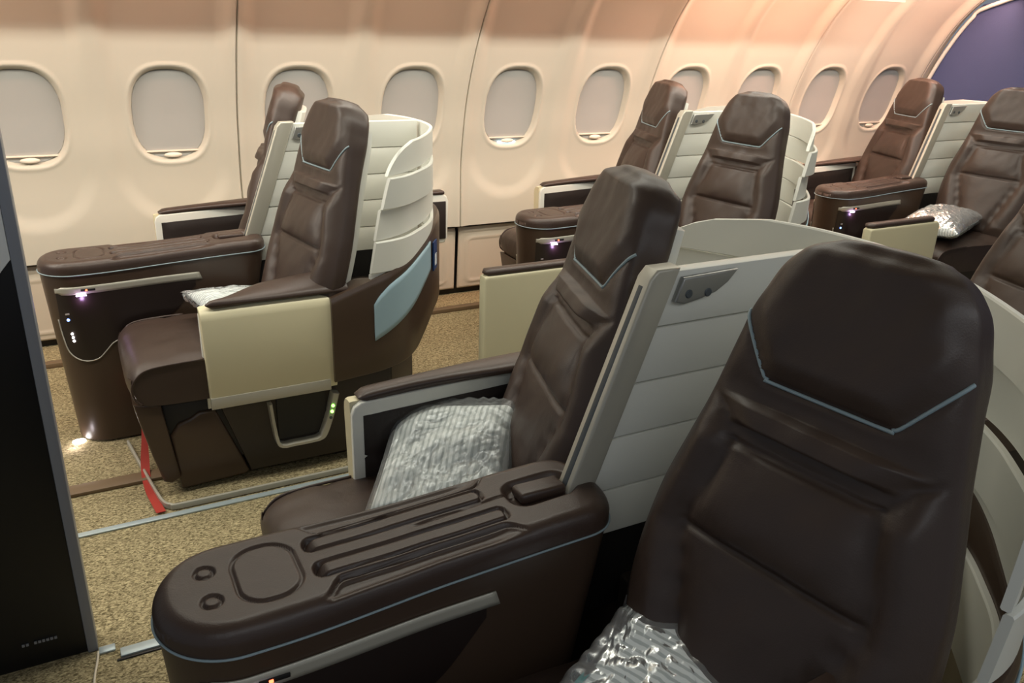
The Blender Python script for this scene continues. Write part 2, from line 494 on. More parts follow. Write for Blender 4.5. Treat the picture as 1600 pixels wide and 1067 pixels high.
def shell_side(sg):
    bm = bmesh.new()
    sa, sb = s_at_x(.905), s_at_x(1.148)
    T = [(sb, .688), (s_at_x(1.06), .660), (s_at_x(1.0), .634), (s_at_x(.955), .612), (s_at_x(.92), .580), (sa, .556)]
    B = [(sb, .592), (sa, .437)]
    def f(i, j):
        s = sb+(sa-sb)*i/30; zt, zb = slerp(T, s), lerp(B, s)
        p = plan(s*sg, .0195+.001+.012*(1-sstep(s_at_x(1.0), s_at_x(.84), s))); return (p.x, p.y, zb+(zt-zb)*j/8)
    grid(bm, 31, 9, f)
    return finish(bm)

def privacy_shell(x, y, z, label, sides=(1, -1)):
    r = thing('privacy_shell', label, 'privacy screen', (x, y, z), 'curved privacy shells behind the seats')
    shell_slats(r)
    b = obj('shell_surround', cached('sb', shell_base), 'shell_brown', r, label='glossy brown lower surround')
    for sg in sides:
        q = obj('side_inset', cached('ss%d' % sg, lambda: shell_side(sg)), 'blue', r, label='pale blue inset panel')
        md = q.modifiers.new('s', 'SOLIDIFY'); md.thickness = .004; md.offset = 0
    # rear base column down to the floor
    bm = bmesh.new(); prism(bm, [(.78, -.50), (.78, .50), (1.0, .50), (1.12, .38), (1.18, .2), (1.19, 0), (1.18, -.2), (1.12, -.38), (1.0, -.50)], 'z', -.0+FZ[0], .46, .01)
    obj('shell_foot', finish(bm, angle=40), 'shell_dark', r)
    return r
FZ = [0]

# ------------------------------------------------------------------ divider
def partition(x, y, z, label):
    r = thing('seat_divider', label, 'divider', (x, y, z), 'slatted dividers between paired seats')
    SL = (.785-.648)/(1.035-.66)
    xf = lambda zz: .648+SL*(zz-.66)
    zs = [1.035, .94, .845, .75, .65, .56]
    for a, b in zip(zs, zs[1:]):
        bm = bmesh.new()
        g = .0013
        prism(bm, [(xf(b)+.052, b+g), (1.292, b+g), (1.292, a-g), (xf(a)+.052, a-g)], 'y', -.014, .014, .003, 2)
        obj('slat', finish(bm, angle=35), 'ivory', r)
    bm = bmesh.new(); prism(bm, [(xf(.4)+.06, .40), (1.28, .40), (1.28, .56), (xf(.56)+.06, .56)], 'y', -.012, .012)
    obj('divider_foot', finish(bm, False), 'black', r)
    bm = bmesh.new(); prism(bm, [(xf(.36), .36), (xf(.36)+.052, .36), (xf(1.04)+.052, 1.04), (xf(1.04)+.006, 1.04), (xf(1.02), 1.025)], 'y', -.019, .019, .005, 3)
    post = obj('post', finish(bm, angle=35), 'silver_paint', r, label='satin silver leading post')
    bm = bmesh.new()
    pts = [(xf(q)-.0015, q) for q in (.66, .80, .95, 1.018)]
    prism(bm, [(xf(.55)-.002, .55), (xf(1.012)-.002, 1.012), (xf(1.012)+.004, 1.012), (xf(.55)+.004, .55)], 'y', -.007, .007, .002, 2)
    obj('slot', finish(bm, angle=35), 'slot', post)
    # wedge cap behind the post and folding latch handle
    for sg in (-1, 1):
        bm = bmesh.new()
        o2 = xf(1.0)+.065
        outline = [(o2+.004, 1.024), (o2+.118, 1.027), (o2+.098, 1.006), (o2+.075, .992), (o2+.045, .984), (o2+.010, .978), (o2-.010, .984)]
        prism(bm, outline, 'y', sg*.013, sg*.026, .004, 3)
        l = obj('latch', finish(bm, angle=35), 'silver', r, label='silver finger latch plate')
        for k, dx in enumerate((.016, .056)):
            bm = bmesh.new(); disc_stack(bm, (0, 0, 0), [(.007, -.002), (.0075, .0), (.006, .0015)], 16)
            obj('screw', finish(bm, angle=40), 'slot', l, (o2+dx, sg*.0265, .996-.002*k), rot=(PI/2, 0, 0))
    return r

# ------------------------------------------------------------------ backrest
BL = .747; BT = math.radians(17)
BW = [(0, .196), (.08, .215), (.2, .230), (.32, .224), (.42, .203), (.50, .184), (.55, .174), (.59, .166), (.63, .159), (.66, .149), (.70, .134), (.725, .114), (.740, .096), (.747, .078)]
PIP = [(-.159, .626), (-.149, .608), (-.104, .549), (-.092, .540), (-.08, .537), (.08, .537), (.092, .540), (.104, .549), (.149, .608), (.159, .626)]
VS = [(.055, .02), (.075, .08), (.146, .285), (.143, .31), (.112, .425), (.116, .445), (.140, .48), (.175, .502), (.21, .512)]
HS = [.44, .298, .02]
def back_front(y, h):
    """forward displacement of the cushion front"""
    ay = abs(y); d = 0
    inhead = h > slerp([(0, .537), (.08, .537), (.104, .549), (.149, .608), (.159, .626), (.3, .65)], ay)
    dp = polydist((y, h), PIP)
    if inhead: d += .012*sstep(0, .04, dp)
    d -= .006*(1-sstep(0, .009, dp))
    dv = polydist((ay, h), VS)
    d -= .007*(1-sstep(0, .010, dv))
    cw = lerp([(p[1], p[0]) for p in VS[:6]], min(h, .44)); center = ay < cw and h < .47
    if center:
        for a, b in zip(HS, HS[1:]):
            if b <= h <= a:
                t = (h-b)/(a-b)
                d += .014*math.sin(PI*t**.7)*max(0, 1-(ay/cw)**4)
        if h > .44: d -= .006*sstep(.44, .455, h)*(1-sstep(.50, .56, h))*(1-(ay/.16)**2)
        for a in HS: d -= .007*(1-sstep(0, .010, abs(h-a)))
    else:
        if h < .5: d += .020*sstep(0, .05, dv)*sstep(.0, .06, h)
    # soft lateral fold under the head panel
    d -= .008*math.exp(-((h-.515)/.025)**2)*(1-(ay/.2)**2)
    d += noise.noise(Vector((y*9, h*7, 3)))*.004+noise.noise(Vector((y*26+h*9, h*16, 8)))*.0022
    return d
def back_pt(y, h, depth):
    # depth forward positive
    X = .692+h*math.sin(BT)-depth*math.cos(BT); Z = .418+h*math.cos(BT)+depth*math.sin(BT)
    return (X, y, Z)
def mk_back():
    bm = bmesh.new()
    NU, NV = 110, 190
    def thick(h): return .055-.007*sstep(.3, .7, h)
    def f(i, j):
        v = j/(NV-1)
        h = v*BL
        w = slerp(BW, h)
        t = i/NU*2*PI
        # front half has more samples
        c, s = math.cos(t), math.sin(t)
        n = 3.6
        q = (abs(c)**n+abs(s)**n)**(-1/n)
        y = c*q*w; dd = s*q
        T = thick(h)
        endr = 1-(1-sstep(0, 1, min(1, (BL-h)/.020)))*.45
        dd2 = dd*(T if dd > 0 else .040+.010*sstep(.5, .7, h))*endr-(-.012*(abs(y)/.16)**2*sstep(.45, .65, h) if dd > 0 else 0)
        fr = max(0, dd)
        dd2 += back_front(y, h)*sstep(.55, 1, fr)
        # gentle wrap of the bolsters
        return back_pt(y, h, dd2)
    V = grid(bm, NU, NV, f, cu=True)
    bm.faces.new([V[i][0] for i in range(NU)]); 
    top = [V[i][NV-1] for i in range(NU)]
    prev = top
    for r_, hh in ((.9, .004), (.72, .0065), (.4, .0085)):
        c = sum((v.co for v in top), Vector())/NU
        up = Vector((math.sin(BT), 0, math.cos(BT)))*hh
        ring = [bm.verts.new(c+(v.co-c)*r_+up) for v in top]
        for i in range(NU): bm.faces.new((prev[i], prev[(i+1) % NU], ring[(i+1) % NU], ring[i]))
        prev = ring
    bm.faces.new(prev)
    return finish(bm)
def mk_pip():
    bm = bmesh.new()
    P = [(-.158, .624)]+PIP[1:-1]+[(.158, .624)]
    pts = smooth_poly([(a, b, 0) for a, b in P], n=5)
    out = []
    for p in pts:
        w = slerp(BW, p.y); q = min(.999, abs(p.x)/w)
        dd = (1-q**3.6)**(1/3.6)
        T = .055-.007*sstep(.3, .7, p.y)
        out.append(back_pt(p.x*.998, p.y, +.012*(abs(p.x)/.16)**2*sstep(.45, .65, p.y)+dd*T+back_front(p.x, p.y)*sstep(.55, 1, dd)+.0015))
    tube(bm, out, .0028, 8)
    return finish(bm)
def mk_backshell():
    # ivory plastic moulding behind the cushion
    bm = bmesh.new()
    NV = 50
    def f(i, j):
        h = .02+j/(NV-1)*(BL-.085); w = slerp(BW, h)*.80
        prof = [(-1, -.028), (-1.05, -.042), (-1.03, -.056), (-.9, -.064), (-.4, -.068), (.4, -.068), (.9, -.064), (1.03, -.056), (1.05, -.042), (1, -.028)]
        a, b = prof[i]; return back_pt(a*w, h, b)
    V = grid(bm, 10, NV, f)
    bm.faces.new([V[i][NV-1] for i in range(10)]); bm.faces.new([V[i][0] for i in range(10)][::-1])
    return finish(bm, angle=50)

# ------------------------------------------------------------------ seat parts (outer side = +s*y)
def mk_cushion():
    bm = bmesh.new()
    prof = [(.745, .30), (.745, .435), (.60, .440), (.42, .447), (.30, .447), (.235, .440), (.202, .420), (.188, .39), (.190, .355), (.205, .322), (.24, .305), (.4, .30)]
    pr = smooth_poly([(a, b, 0) for a, b in prof], closed=True, n=5)
    N = 29
    def f(i, j):
        p = pr[i]; u = -1+2*j/(N-1)
        e = abs(u)**6; sc = 1-.10*max(0, e-.0)
        c = Vector((.46, .37, 0)); q = c+(p-c)*1
        x = q.x+(.012*e if q.x < .3 else 0); z = q.y
        if z > .4:
            z += .008*(1-u*u)+.004*noise.noise(Vector((x*12, u*4, 1)))-.012*e
            z -= .004*math.exp(-((x-.36+.02*u)/.008)**2)
        else: z += .010*e
        return (x, u*.212, z)
    V = grid(bm, len(pr), N, f, cu=True)
    bm.faces.new([V[i][0] for i in range(len(pr))]); bm.faces.new([V[i][N-1] for i in range(len(pr))][::-1])
    return finish(bm, angle=50)
def mk_cushpipe(u):
    bm = bmesh.new()
    pts = smooth_poly([(.40, u*.213, .438), (.30, u*.213, .436), (.24, u*.213, .428), (.212, u*.213, .405), (.200, u*.213, .38), (.203, u*.213, .345), (.22, u*.213, .325)], n=5)
    tube(bm, pts, .0035, 8)
    return finish(bm)
def mk_legrest():
    bm = bmesh.new()
    pr = [(.196, .325), (.205, .27), (.228, .15), (.25, .055), (.272, .045), (.30, .06), (.285, .18), (.27, .31)]
    prism(bm, pr, 'y', -.205, .205, .008, 3)
    return finish(bm, angle=40)
def mk_base(s):
    bm = bmesh.new()
    y0, y1 = s*-.14, s*.195
    prism(bm, [(.300, .012), (.285, .20), (.31, .235), (.345, .245), (.372, .262), (.42, .262), (.505, .03), (.49, .02)], 'y', y0, y1, .010, 3)
    return finish(bm, angle=40)
def mk_base2(s):
    bm = bmesh.new()
    prism(bm, [(.425, .30), (.508, .03), (.95, .03), (.98, .12), (.98, .34), (.43, .34)], 'y', s*-.15, s*.20, .008, 2)
    return finish(bm, angle=40)
def mk_frame():
    bm = bmesh.new(); box(bm, .27, .80, -.185, .185, .08, .315, .01, 2)
    return finish(bm, angle=40)
def mk_bar(s):
    bm = bmesh.new()
    yo = s*.285; yi = s*-.19
    ctrl = [(.175, yi, .016), (.20, 0, .016), (.228, s*.2, .016), (.240, s*.255, .016), (.256, s*.276, .016), (.285, yo, .016), (.5, yo, .016), (.95, yo, .016)]
    pts = smooth_poly(ctrl, n=6)
    V = []
    for i, p in enumerate(pts):
        t = (pts[min(i+1, len(pts)-1)]-pts[max(i-1, 0)]).normalized(); n = Vector((-t.y, t.x, 0))
        V.append([bm.verts.new(p+n*a+Vector((0, 0, b))) for a, b in ((-.004, -.012), (.004, -.012), (.004, .004), (.002, .006), (-.002, .006), (-.004, .004))])
    for a, b in zip(V, V[1:]):
        for k in range(6): bm.faces.new((a[k], a[(k+1) % 6], b[(k+1) % 6], b[k]))
    bm.faces.new(V[0]); bm.faces.new(V[-1][::-1])
    return finish(bm, angle=40)
AX0, AX1 = .40, .785
def mk_armpanel(s):
    # outer cream cover with a rounded top edge
    bm = bmesh.new()
    prof = [(.200, .305), (.246, .298), (.250, .305), (.250, .565), (.246, .582), (.235, .594), (.218, .598), (.200, .598)]
    NX = 3
    xs = [AX0, AX0+.006, AX1]
    def f(i, j):
        y, z = prof[j]
        x = xs[i]
        if i == 0: y = .222+(y-.222)*.9; z = .45+(z-.45)*.985
        x += -.012*(z-.60)*-1*.0
        return (x+(.0 if i == 2 else .02*(.6-z)), s*y, z)
    V = grid(bm, 3, len(prof), f, cv=True)
    bm.faces.new(V[0]); bm.faces.new(V[-1][::-1])
    return finish(bm, angle=40)
def mk_armtrim(s):
    bm = bmesh.new(); 
    prism(bm, [(AX0+.004, .288), (AX1-.02, .288), (AX1-.02, .325), (AX0+.004, .325)], 'y', s*.236, s*.2525, .003, 2)
    return finish(bm, angle=40)
def mk_arminner(s):
    # frame as seen from the seat side
    bm = bmesh.new()
    out = [(AX0, .27), (AX0, .57), (AX0+.006, .588), (AX0+.022, .598), (AX1+.06, .612), (AX1+.06, .42), (AX1-.01, .36), (AX1-.03, .27)]
    prism(bm, out, 'y', s*.185, s*.202, .004, 3)
    return finish(bm, angle=40)
def mk_arminset(s):
    bm = bmesh.new()
    def f(i, j):
        x = AX0+.024+(AX1+.04-AX0-.024)*i/40; zb_ = .27+.14*sstep(26, 38, i); z = zb_+(.567-zb_)*j/24
        e = min(i/40, 1-i/40, (1-j/24))*24
        d = .006*sstep(0, 2, e)
        z2 = z+.014*(i/40)
        d -= .004*(1-sstep(0, .006, abs(z-.47)))+.004*(1-sstep(0, .006, abs(z-.37)))
        d += .002*noise.noise(Vector((x*10, z*10, 0)))
        return (x, s*(.184-d), z2)
    grid(bm, 41, 25, f)
    return finish(bm)
def mk_armpad(s):
    bm = bmesh.new()
    N = 30
    def f(i, j):
        t = i/(N-1); x = AX0+.018+((.90 if s > 0 else .835)-AX0-.018)*t
        w0 = .186-.045*sstep(.2, 1, t) if s > 0 else .222-.082*sstep(0, .45, t)
        w1 = .236-.012*sstep(.6, 1, t) if s > 0 else .242
        zc = .600+.030*t*(s > 0)
        a = j/16*2*PI; c, q = math.cos(a), math.sin(a)
        n = 2.8; k = (abs(c)**n+abs(q)**n)**(-1/n)
        end = sstep(0, .05, t)**.5*.9+.1
        hh = .0125*end
        y = (w0+w1)/2+c*k*(w1-w0)/2*(.6+.4*end); z = zc+q*k*hh
        if s < 0: z += .42*t*max(0, .240-y)+.004
        return (x, s*y, z+.004)
    V = grid(bm, N, 16, f, cv=True)
    bm.faces.new(V[0]); bm.faces.new(V[-1][::-1])
    return finish(bm, angle=60)
def mk_handle(s):
    bm = bmesh.new()
    y = s*.215
    pts = smooth_poly([(.578, y, .262), (.585, y, .18), (.594, y, .122), (.612, y, .108), (.64, y, .108), (.70, y, .108), (.728, y, .112), (.742, y, .128), (.765, y, .19), (.785, y, .262)], n=5)
    V = []
    for i, p in enumerate(pts):
        t = (pts[min(i+1, len(pts)-1)]-pts[max(i-1, 0)]).normalized(); n = Vector((t.z, 0, -t.x))
        wd = .005 if i < len(pts)*.55 else .005+.005*sstep(.55, .8, i/len(pts))
        V.append([bm.verts.new(p+n*a*wd*1.2+Vector((0, s*b*.016, 0))) for a, b in ((-1, -1), (1, -1), (1, .7), (.7, 1), (-.7, 1), (-1, .7))])
    for a, b in zip(V, V[1:]):
        for k in range(6): bm.faces.new((a[k], a[(k+1) % 6], b[(k+1) % 6], b[k]))
    bm.faces.new(V[0]); bm.faces.new(V[-1][::-1])
    return finish(bm, angle=40)
def mk_pocket(s):
    bm = bmesh.new(); box(bm, .60, .755, s*.196, s*.206, .125, .27, .002, 2)
    return finish(bm, angle=40)
def mk_button(r=.005, h=.002):
    bm = bmesh.new(); disc_stack(bm, (0, 0, 0), [(r, -h), (r, h*.6), (r*.8, h)], 14); return finish(bm, angle=40)

def armrest(r, s, loc):
    a = obj('armrest', cached('ai%d' % s, lambda: mk_arminner(s)), 'ivory', r, loc)
    obj('outer_panel', cached('ap%d' % s, lambda: mk_armpanel(s)), 'cream', a, label='cream outer panel')
    obj('edge_trim', cached('at%d' % s, lambda: mk_armtrim(s)), 'silver_paint', a)
    obj('inner_pad', cached('an%d' % s, lambda: mk_arminset(s)), 'leather_dark', a)
    obj('arm_pad', cached('ad%d' % s, lambda: mk_armpad(s)), 'leather_top', a)
    return a

def seat(x, y, z, s, label, dxb=0, arm_dx=0, group='brown leather cabin seats'):
    r = thing('cabin_recliner', label, 'seat', (x, y+s*.345, z), group)
    obj('seat_cushion', cached('cu', mk_cushion), 'leather', r)
    for u in (-1, 1): obj('cushion_piping', cached('cp%d' % u, lambda: mk_cushpipe(u)), 'leather_top', r)
    obj('leg_rest', cached('lr', mk_legrest), 'shell_brown', r)
    an = math.radians(-16 if s > 0 else 10)
    pv = Vector((.80, 0, 0)); off = Vector((dxb+(.05 if s > 0 else .02), -.065 if s > 0 else -.004, 0))
    b = obj('backrest', cached('ba', mk_back), 'leather', r, pv-Matrix.Rotation(an, 3, 'Z') @ pv+off, rot=(0, 0, an))
    obj('piping', cached('pi', mk_pip), 'piping', b, label='thin pale blue piping under the head panel')
    obj('back_cover', cached('bs', mk_backshell), 'ivory', b, label='ivory plastic back cover')
    obj('seat_frame', cached('fr', mk_frame), 'black', r)
    obj('base_shroud', cached('b1%d' % s, lambda: mk_base(s)), 'shell_brown', r)
    obj('side_shroud', cached('b2%d' % s, lambda: mk_base2(s)), 'shell_dark', r)
    obj('baggage_bar', cached('bb%d' % s, lambda: mk_bar(s)), 'silver_paint', r, label='satin silver bar along the floor')
    if arm_dx is not None: armrest(r, s, (arm_dx, 0, .030 if s > 0 else 0))
    h = obj('side_handle', cached('ha%d' % s, lambda: mk_handle(s)), 'silver_paint', r, label='silver U-shaped handle')
    obj('storage_pocket', cached('po%d' % s, lambda: mk_pocket(s)), 'black', r)
    for k, (bx, bz, mm) in enumerate(((.772, .222, 'led_g'), (.768, .202, 'led_g'), (.763, .181, 'slot'))):
        obj('indicator_light' if k < 2 else 'release_button', cached('bt'+mm, mk_button), mm, h, (bx, s*.2325, bz), rot=(-s*PI/2, 0, 0))
    return r

# ------------------------------------------------------------------ console
CO = [(-.004, 0), (.10, .104)]
def co_half(x):
    if x <= -.004: return 0
    if x < .10: return .108*math.sqrt(max(0, 1-((.10-x)/.104)**2))
    q = .108-.010*sstep(.14, .40, x)
    if x > .63:
        e = min(1, (x-.63)/.075); q *= max(0, 1-e**2.6)**(1/2.6)
    return q
def co_ring(n=120, scale=1., off=0.):
    pts = []
    N = n//2
    for k in range(N+1):
        t = k/N; x = -.004+.709*(.5-.5*math.cos(PI*t))
        pts.append(Vector((x, co_half(x))))
    pts = pts+[Vector((p.x, -p.y)) for p in pts[-2:0:-1]]
    out = []
    n = len(pts)
    for i, p in enumerate(pts):
        d = (pts[(i+1) % n]-pts[i-1]).normalized()
        out.append(p+Vector((-d.y, d.x))*off)
    return out
def ztop(x): return .640+.022*sstep(.1, .75, x)
def rrect(px, py, cx, cy, hx, hy, r):
    dx = abs(px-cx)-hx+r; dy = abs(py-cy)-hy+r
    return math.hypot(max(dx, 0), max(dy, 0))+min(max(dx, dy), 0)-r
def co_feature(x, y):
    d = 0
    e = rrect(x, y, .150, .0, .044, .064, .040)
    d -= .0055*(1-sstep(0, .0045, abs(e)))
    for by in (.034, -.034):
        q = math.hypot(x-.070, y-by); d -= .006*(1-sstep(0, .004, abs(q-.0125)))
    for cy_, x0, x1 in ((.034, .212, .505), (-.030, .212, .520)):
        e = rrect(x, y, (x0+x1)/2, cy_, (x1-x0)/2, .0165, .013)
        d -= .011*(1-sstep(0, .0045, abs(e+.001)))
        d += -.010*(1-sstep(0, .02, x-x0))*(1-sstep(-.004, .001, e))
    if .37 < x < .555: d -= .006*(1-sstep(0, .003, abs(y-.004-.05*(x-.37)**1.0)))*sstep(.37, .39, x)
    e = rrect(x, y, .600, .006, .058, .034, .026)
    d -= .013*(1-sstep(-.008, .008, e))
    for sg in (1, -1):
        yy = sg*y
        edge = .060+.040*(1-sstep(.20, .245, x))+.05*sstep(.50, .56, x)
        d -= .010*(1-sstep(0, .006, abs(yy-edge)))*sstep(.205, .225, x)*(1-sstep(.50, .55, x))
        d -= .010*sstep(0, .012, yy-edge)*(1-sstep(.46, .56, x))
    return d
def mk_contop():
    bm = bmesh.new()
    ring = [p for p in co_ring(100)]; ring.append(ring[0])
    R = .026; NX, NY = 300, 84
    def f(i, j):
        t = i/(NX-1)
        x = -.0038+.7086*(.5*t+.5*(.5-.5*math.cos(PI*t)))
        h = co_half(x); v = -1+2*j/(NY-1); v = math.sin(v*PI/2)*.35+v*.65
        y = v*h
        m = h*(1-abs(v)) if .12 < x < .62 else polydist((x, y), ring)
        rz = 0 if m >= R else R-math.sqrt(max(0, R*R-(R-m)**2))
        return (x, y, ztop(x)-rz+co_feature(x, y)*sstep(.006, .022, m)+.0010*noise.noise(Vector((x*14, y*14, 0))))
    V = grid(bm, NX, NY, f)
    # skirt
    loop = [V[i][0] for i in range(NX)]+[V[NX-1][j] for j in range(1, NY)]+[V[i][NY-1] for i in range(NX-2, -1, -1)]+[V[0][j] for j in range(NY-2, 0, -1)]
    base = [bm.verts.new((v.co.x, v.co.y, ztop(v.co.x)-.040)) for v in loop]
    n = len(loop)
    for i in range(n): bm.faces.new((loop[i], loop[(i+1) % n], base[(i+1) % n], base[i]))
    bmesh.ops.remove_doubles(bm, verts=bm.verts, dist=.00002)
    return finish(bm)
def mk_conpip():
    bm = bmesh.new()
    ring = co_ring(160, off=.0015)
    pts = [(p.x, p.y, ztop(p.x)-.041) for p in ring]; pts.append(pts[0])
    tube(bm, pts, .0019, 6, cap=False)
    return finish(bm)
def mk_conbody():
    bm = bmesh.new()
    ring = co_ring(120, off=-.003)
    K = 16
    rows = []
    for j in range(K):
        t = j/(K-1)
        row = []
        for p in ring:
            zt = ztop(p.x)-.043
            z = FZc+ (zt-FZc)*t
            # taper towards floor; rear part pulled forward at the bottom
            k = 1-t
            x = p.x+.036*k if p.x < .3 else p.x-(p.x-.3)*.30*k
            y = p.y*(1-.06*k)
            row.append(bm.verts.new((x, y, z)))
        rows.append(row)
    n = len(ring)
    for a, b in zip(rows, rows[1:]):
        for i in range(n): bm.faces.new((a[i], a[(i+1) % n], b[(i+1) % n], b[i]))
    bm.faces.new(rows[0]); bm.faces.new(rows[-1][::-1])
    return finish(bm, angle=50)
FZc = 0.008
def body_y(x, z):
    t = z/(ztop(x)-.043); k = 1-t
    # invert x warp
    x0 = x-.036*k if x < .3 else (x-.09*k)/(1-.3*k)
    return co_half(x0)*(1-.06*k)-.003
def mk_strip(s):
    bm = bmesh.new()
    def f(i, j):
        x = .035+(.470-.035)*i/50; zt = .548+.008*(i/50)
        hh = .0125*(1 if i > 1 else .6)
        z = zt+hh*(j/3*2-1)
        if i == 50: x -= .010*(1-j/3)*0-.0
        x2 = x+(.008*(1-j/3) if i == 50 else 0)
        return (x2, s*(body_y(x, z)+.004), z)
    grid(bm, 51, 4, f)
    return finish(bm, angle=40)
def mk_recess(s):
    # dark glossy recess below the strip with a curved lower lip
    bm = bmesh.new()
    LOW = [(.035, .40), (.045, .34), (.065, .315), (.095, .306), (.13, .315), (.16, .345), (.20, .36), (.25, .37), (.30, .40), (.38, .44), (.46, .53)]
    def f(i, j):
        x = .037+(.455-.037)*i/60; zb = slerp(LOW, x); zt = .538+.006*i/60
        z = zb+(zt-zb)*j/16
        return (x, s*(body_y(x, z)+.0022), z)
    grid(bm, 61, 17, f)
    return finish(bm)
def mk_lip(s):
    bm = bmesh.new()
    LOW = [(.032, .45), (.036, .40), (.045, .345), (.065, .318), (.095, .307), (.13, .312), (.155, .335), (.18, .36), (.21, .372)]
    pts = [(x, s*(body_y(x, z)+.004), z) for x, z in [(p.x, p.y) for p in smooth_poly([(a, b, 0) for a, b in LOW], n=4)]]
    tube(bm, pts, .0022, 6)
    return finish(bm)
def plate(x, z, s, w, h, off=.0045):
    bm = bmesh.new(); y = body_y(x, z)+off
    box(bm, x-w/2, x+w/2, s*y-.0015, s*y+.0015, z-h/2, z+h/2, .001, 2)
    return finish(bm, angle=40)
def console(x, y, z, label, lit=True):
    r = thing('seat_console', label, 'console', (x, y, z), 'padded consoles between paired seats')
    obj('console_body', cached('cb', mk_conbody), 'shell_brown', r)
    obj('padded_top', cached('ct', mk_contop), 'leather_top', r, label='brown leather top with oval pad and channels')
    obj('piping', cached('cpp', mk_conpip), 'piping', r)
    for s in (-1, 1):
        st = obj('trim_bar', cached('cs%d' % s, lambda: mk_strip(s)), 'silver_paint', r, label='satin silver bar on the side')
        st.modifiers.new('s', 'SOLIDIFY').thickness = .003
        rc = obj('side_recess', cached('cr%d' % s, lambda: mk_recess(s)), 'recess', r, label='dark recess under the silver bar')
        obj('recess_lip', cached('cl%d' % s, lambda: mk_lip(s)), 'silver_paint', rc)
        obj('jack_slot', cached('cj%d' % s, lambda: plate(.130, .550, s, .042, .007, .007)), 'black', st)
        obj('reading_light', cached('cv%d' % s, lambda: plate(.108, .533, s, .030, .004, .006)), 'led_v', rc)
        if s < 0:
            obj('indicator_light', cached('crd', lambda: plate(.125, .550, s, .006, .005, .0085)), 'led_r', st)
            for k in range(3):
                obj('indicator_light', cached('cw', lambda: mk_button(.0035, .0015)), 'led_w', rc, (.064+.001*k, s*(body_y(.066, .40)+.004), .404-.0125*k), rot=(-s*PI/2, 0, 0))
            obj('indicator_light', cached('cb2', lambda: mk_button(.0045, .0015)), 'led_b', rc, (.060, s*(body_y(.060, .45)+.004), .452), rot=(-s*PI/2, 0, 0))
            obj('switch', cached('csw', lambda: plate(.060, .472, s, .012, .005, .005)), 'silver_paint', rc)
    # lid tab
    bm = bmesh.new(); box(bm, .556, .642, -.016, .026, ztop(.6)-.014, ztop(.6)+.006, .008, 4)
    obj('lid_tab', finish(bm), 'leather_top', r)
    # foot light under the nose
    bm = bmesh.new(); disc_stack(bm, (.095, -.045, .006), [(.020, -.002), (.020, .002)], 20, 1.2, 1)
    return r

def lamp(name, kind, loc, energy, col, size=.1, size_y=None, rot=None, spot=None):
    l = bpy.data.lights.new(name, kind); l.energy = energy; l.color = col
    if kind == 'AREA':
        l.shape = 'RECTANGLE'; l.size = size; l.size_y = size_y or size
    else: l.shadow_soft_size = size
    if spot: l.spot_size = spot[0]; l.spot_blend = spot[1]
    o = bpy.data.objects.new(name, l); COL.objects.link(o); o.location = loc
    if rot: o.rotation_euler = rot
    return o

# ------------------------------------------------------------------ place the seats
PITCH = 1.745
YW, YM, XM, ZM = -.86, -2.79, .14, 0
FZ[0] = 0
rows = [('front', 0), ('second', PITCH), ('rear', 2*PITCH)]
wl = {
 'front': ('brown cabin seat by the wall, in the pair nearest the left edge', 'brown aisle seat with cream armrest panel and red strap at its foot'),
 'second': ('brown seat by the wall in the second row, behind the silver divider post there', 'brown aisle seat of the second row, between the two tall dark foreground headrests'),
 'rear': ('brown seat by the wall in the last row, below the last windows', 'brown aisle seat in the last row with a wrapped pillow beside it'),
}
XB = {('front', 1): (-.05, 0), ('front', -1): (-.005, 0), ('second', 1): (-.03, 0), ('second', -1): (.0, None), ('rear', 1): (.01, 0), ('rear', -1): (.0, None)}
for nm, ox in rows:
    for s, lb in ((1, wl[nm][0]), (-1, wl[nm][1])):
        d = XB[(nm, s)]
        seat(ox, YW, 0, s, lb, d[0], d[1])
console(0, YW, 0, 'long brown leather console nearest the left edge, between front wall seats')
console(PITCH, YW, 0, 'brown console between the second wall pair, mostly behind the tall black seat')
console(2*PITCH, YW, 0, 'brown console of the last row, below the last windows')
partition(0, YW, 0, 'slatted ivory divider between the two front wall seats')
partition(PITCH, YW, 0, 'slatted ivory divider between the second pair of wall seats')
partition(2*PITCH, YW, 0, 'slatted ivory divider of the last row beside the navy bulkhead')
sh = privacy_shell(0, YW, 0, 'curved ivory slatted shell with pale blue side inset behind front wall seats')
bm = bmesh.new(); prism(bm, [(1.17, .40), (1.635, .405), (1.65, .43), (1.655, .60), (1.645, .622), (1.63, .632), (1.17, .632)], 'y', .52, .56, .006, 3)
rp = obj('rear_side_panel', finish(bm, angle=40), 'ivory', sh)
bm = bmesh.new(); box(bm, 1.20, 1.640, .514, .522, .425, .600, .003, 2); obj('dark_inset', finish(bm, angle=40), 'leather_dark', rp, label='dark padded inset')
bm = bmesh.new(); box(bm, 1.19, 1.635, .515, .565, .630, .648, .008, 3); obj('arm_pad', finish(bm), 'leather_top', rp)
privacy_shell(PITCH, YW, 0, 'curved ivory shell behind the second pair of wall seats')
privacy_shell(2*PITCH, YW, 0, 'curved ivory shell in front of the navy bulkhead')

seat(XM+.05, YM, ZM, 1, 'dark leather seat in the foreground holding a striped wrapped pillow', -.048, 0)
seat(XM, YM, ZM, -1, 'big black leather seat nearest the camera at right', .0, 0)
console(XM+.008, YM, ZM, 'large brown leather console in the foreground with two round buttons').scale = (1, 1, 1.03)
partition(XM, YM, ZM, 'white slatted divider with silver post beside the nearest black seat')
privacy_shell(XM, YM, ZM, 'large pale grey curved shell around the nearest black seat')
seat(XM+PITCH, YM, ZM, 1, 'brown middle seat at the right edge, in front of the rear aisle seat', -.14, None)


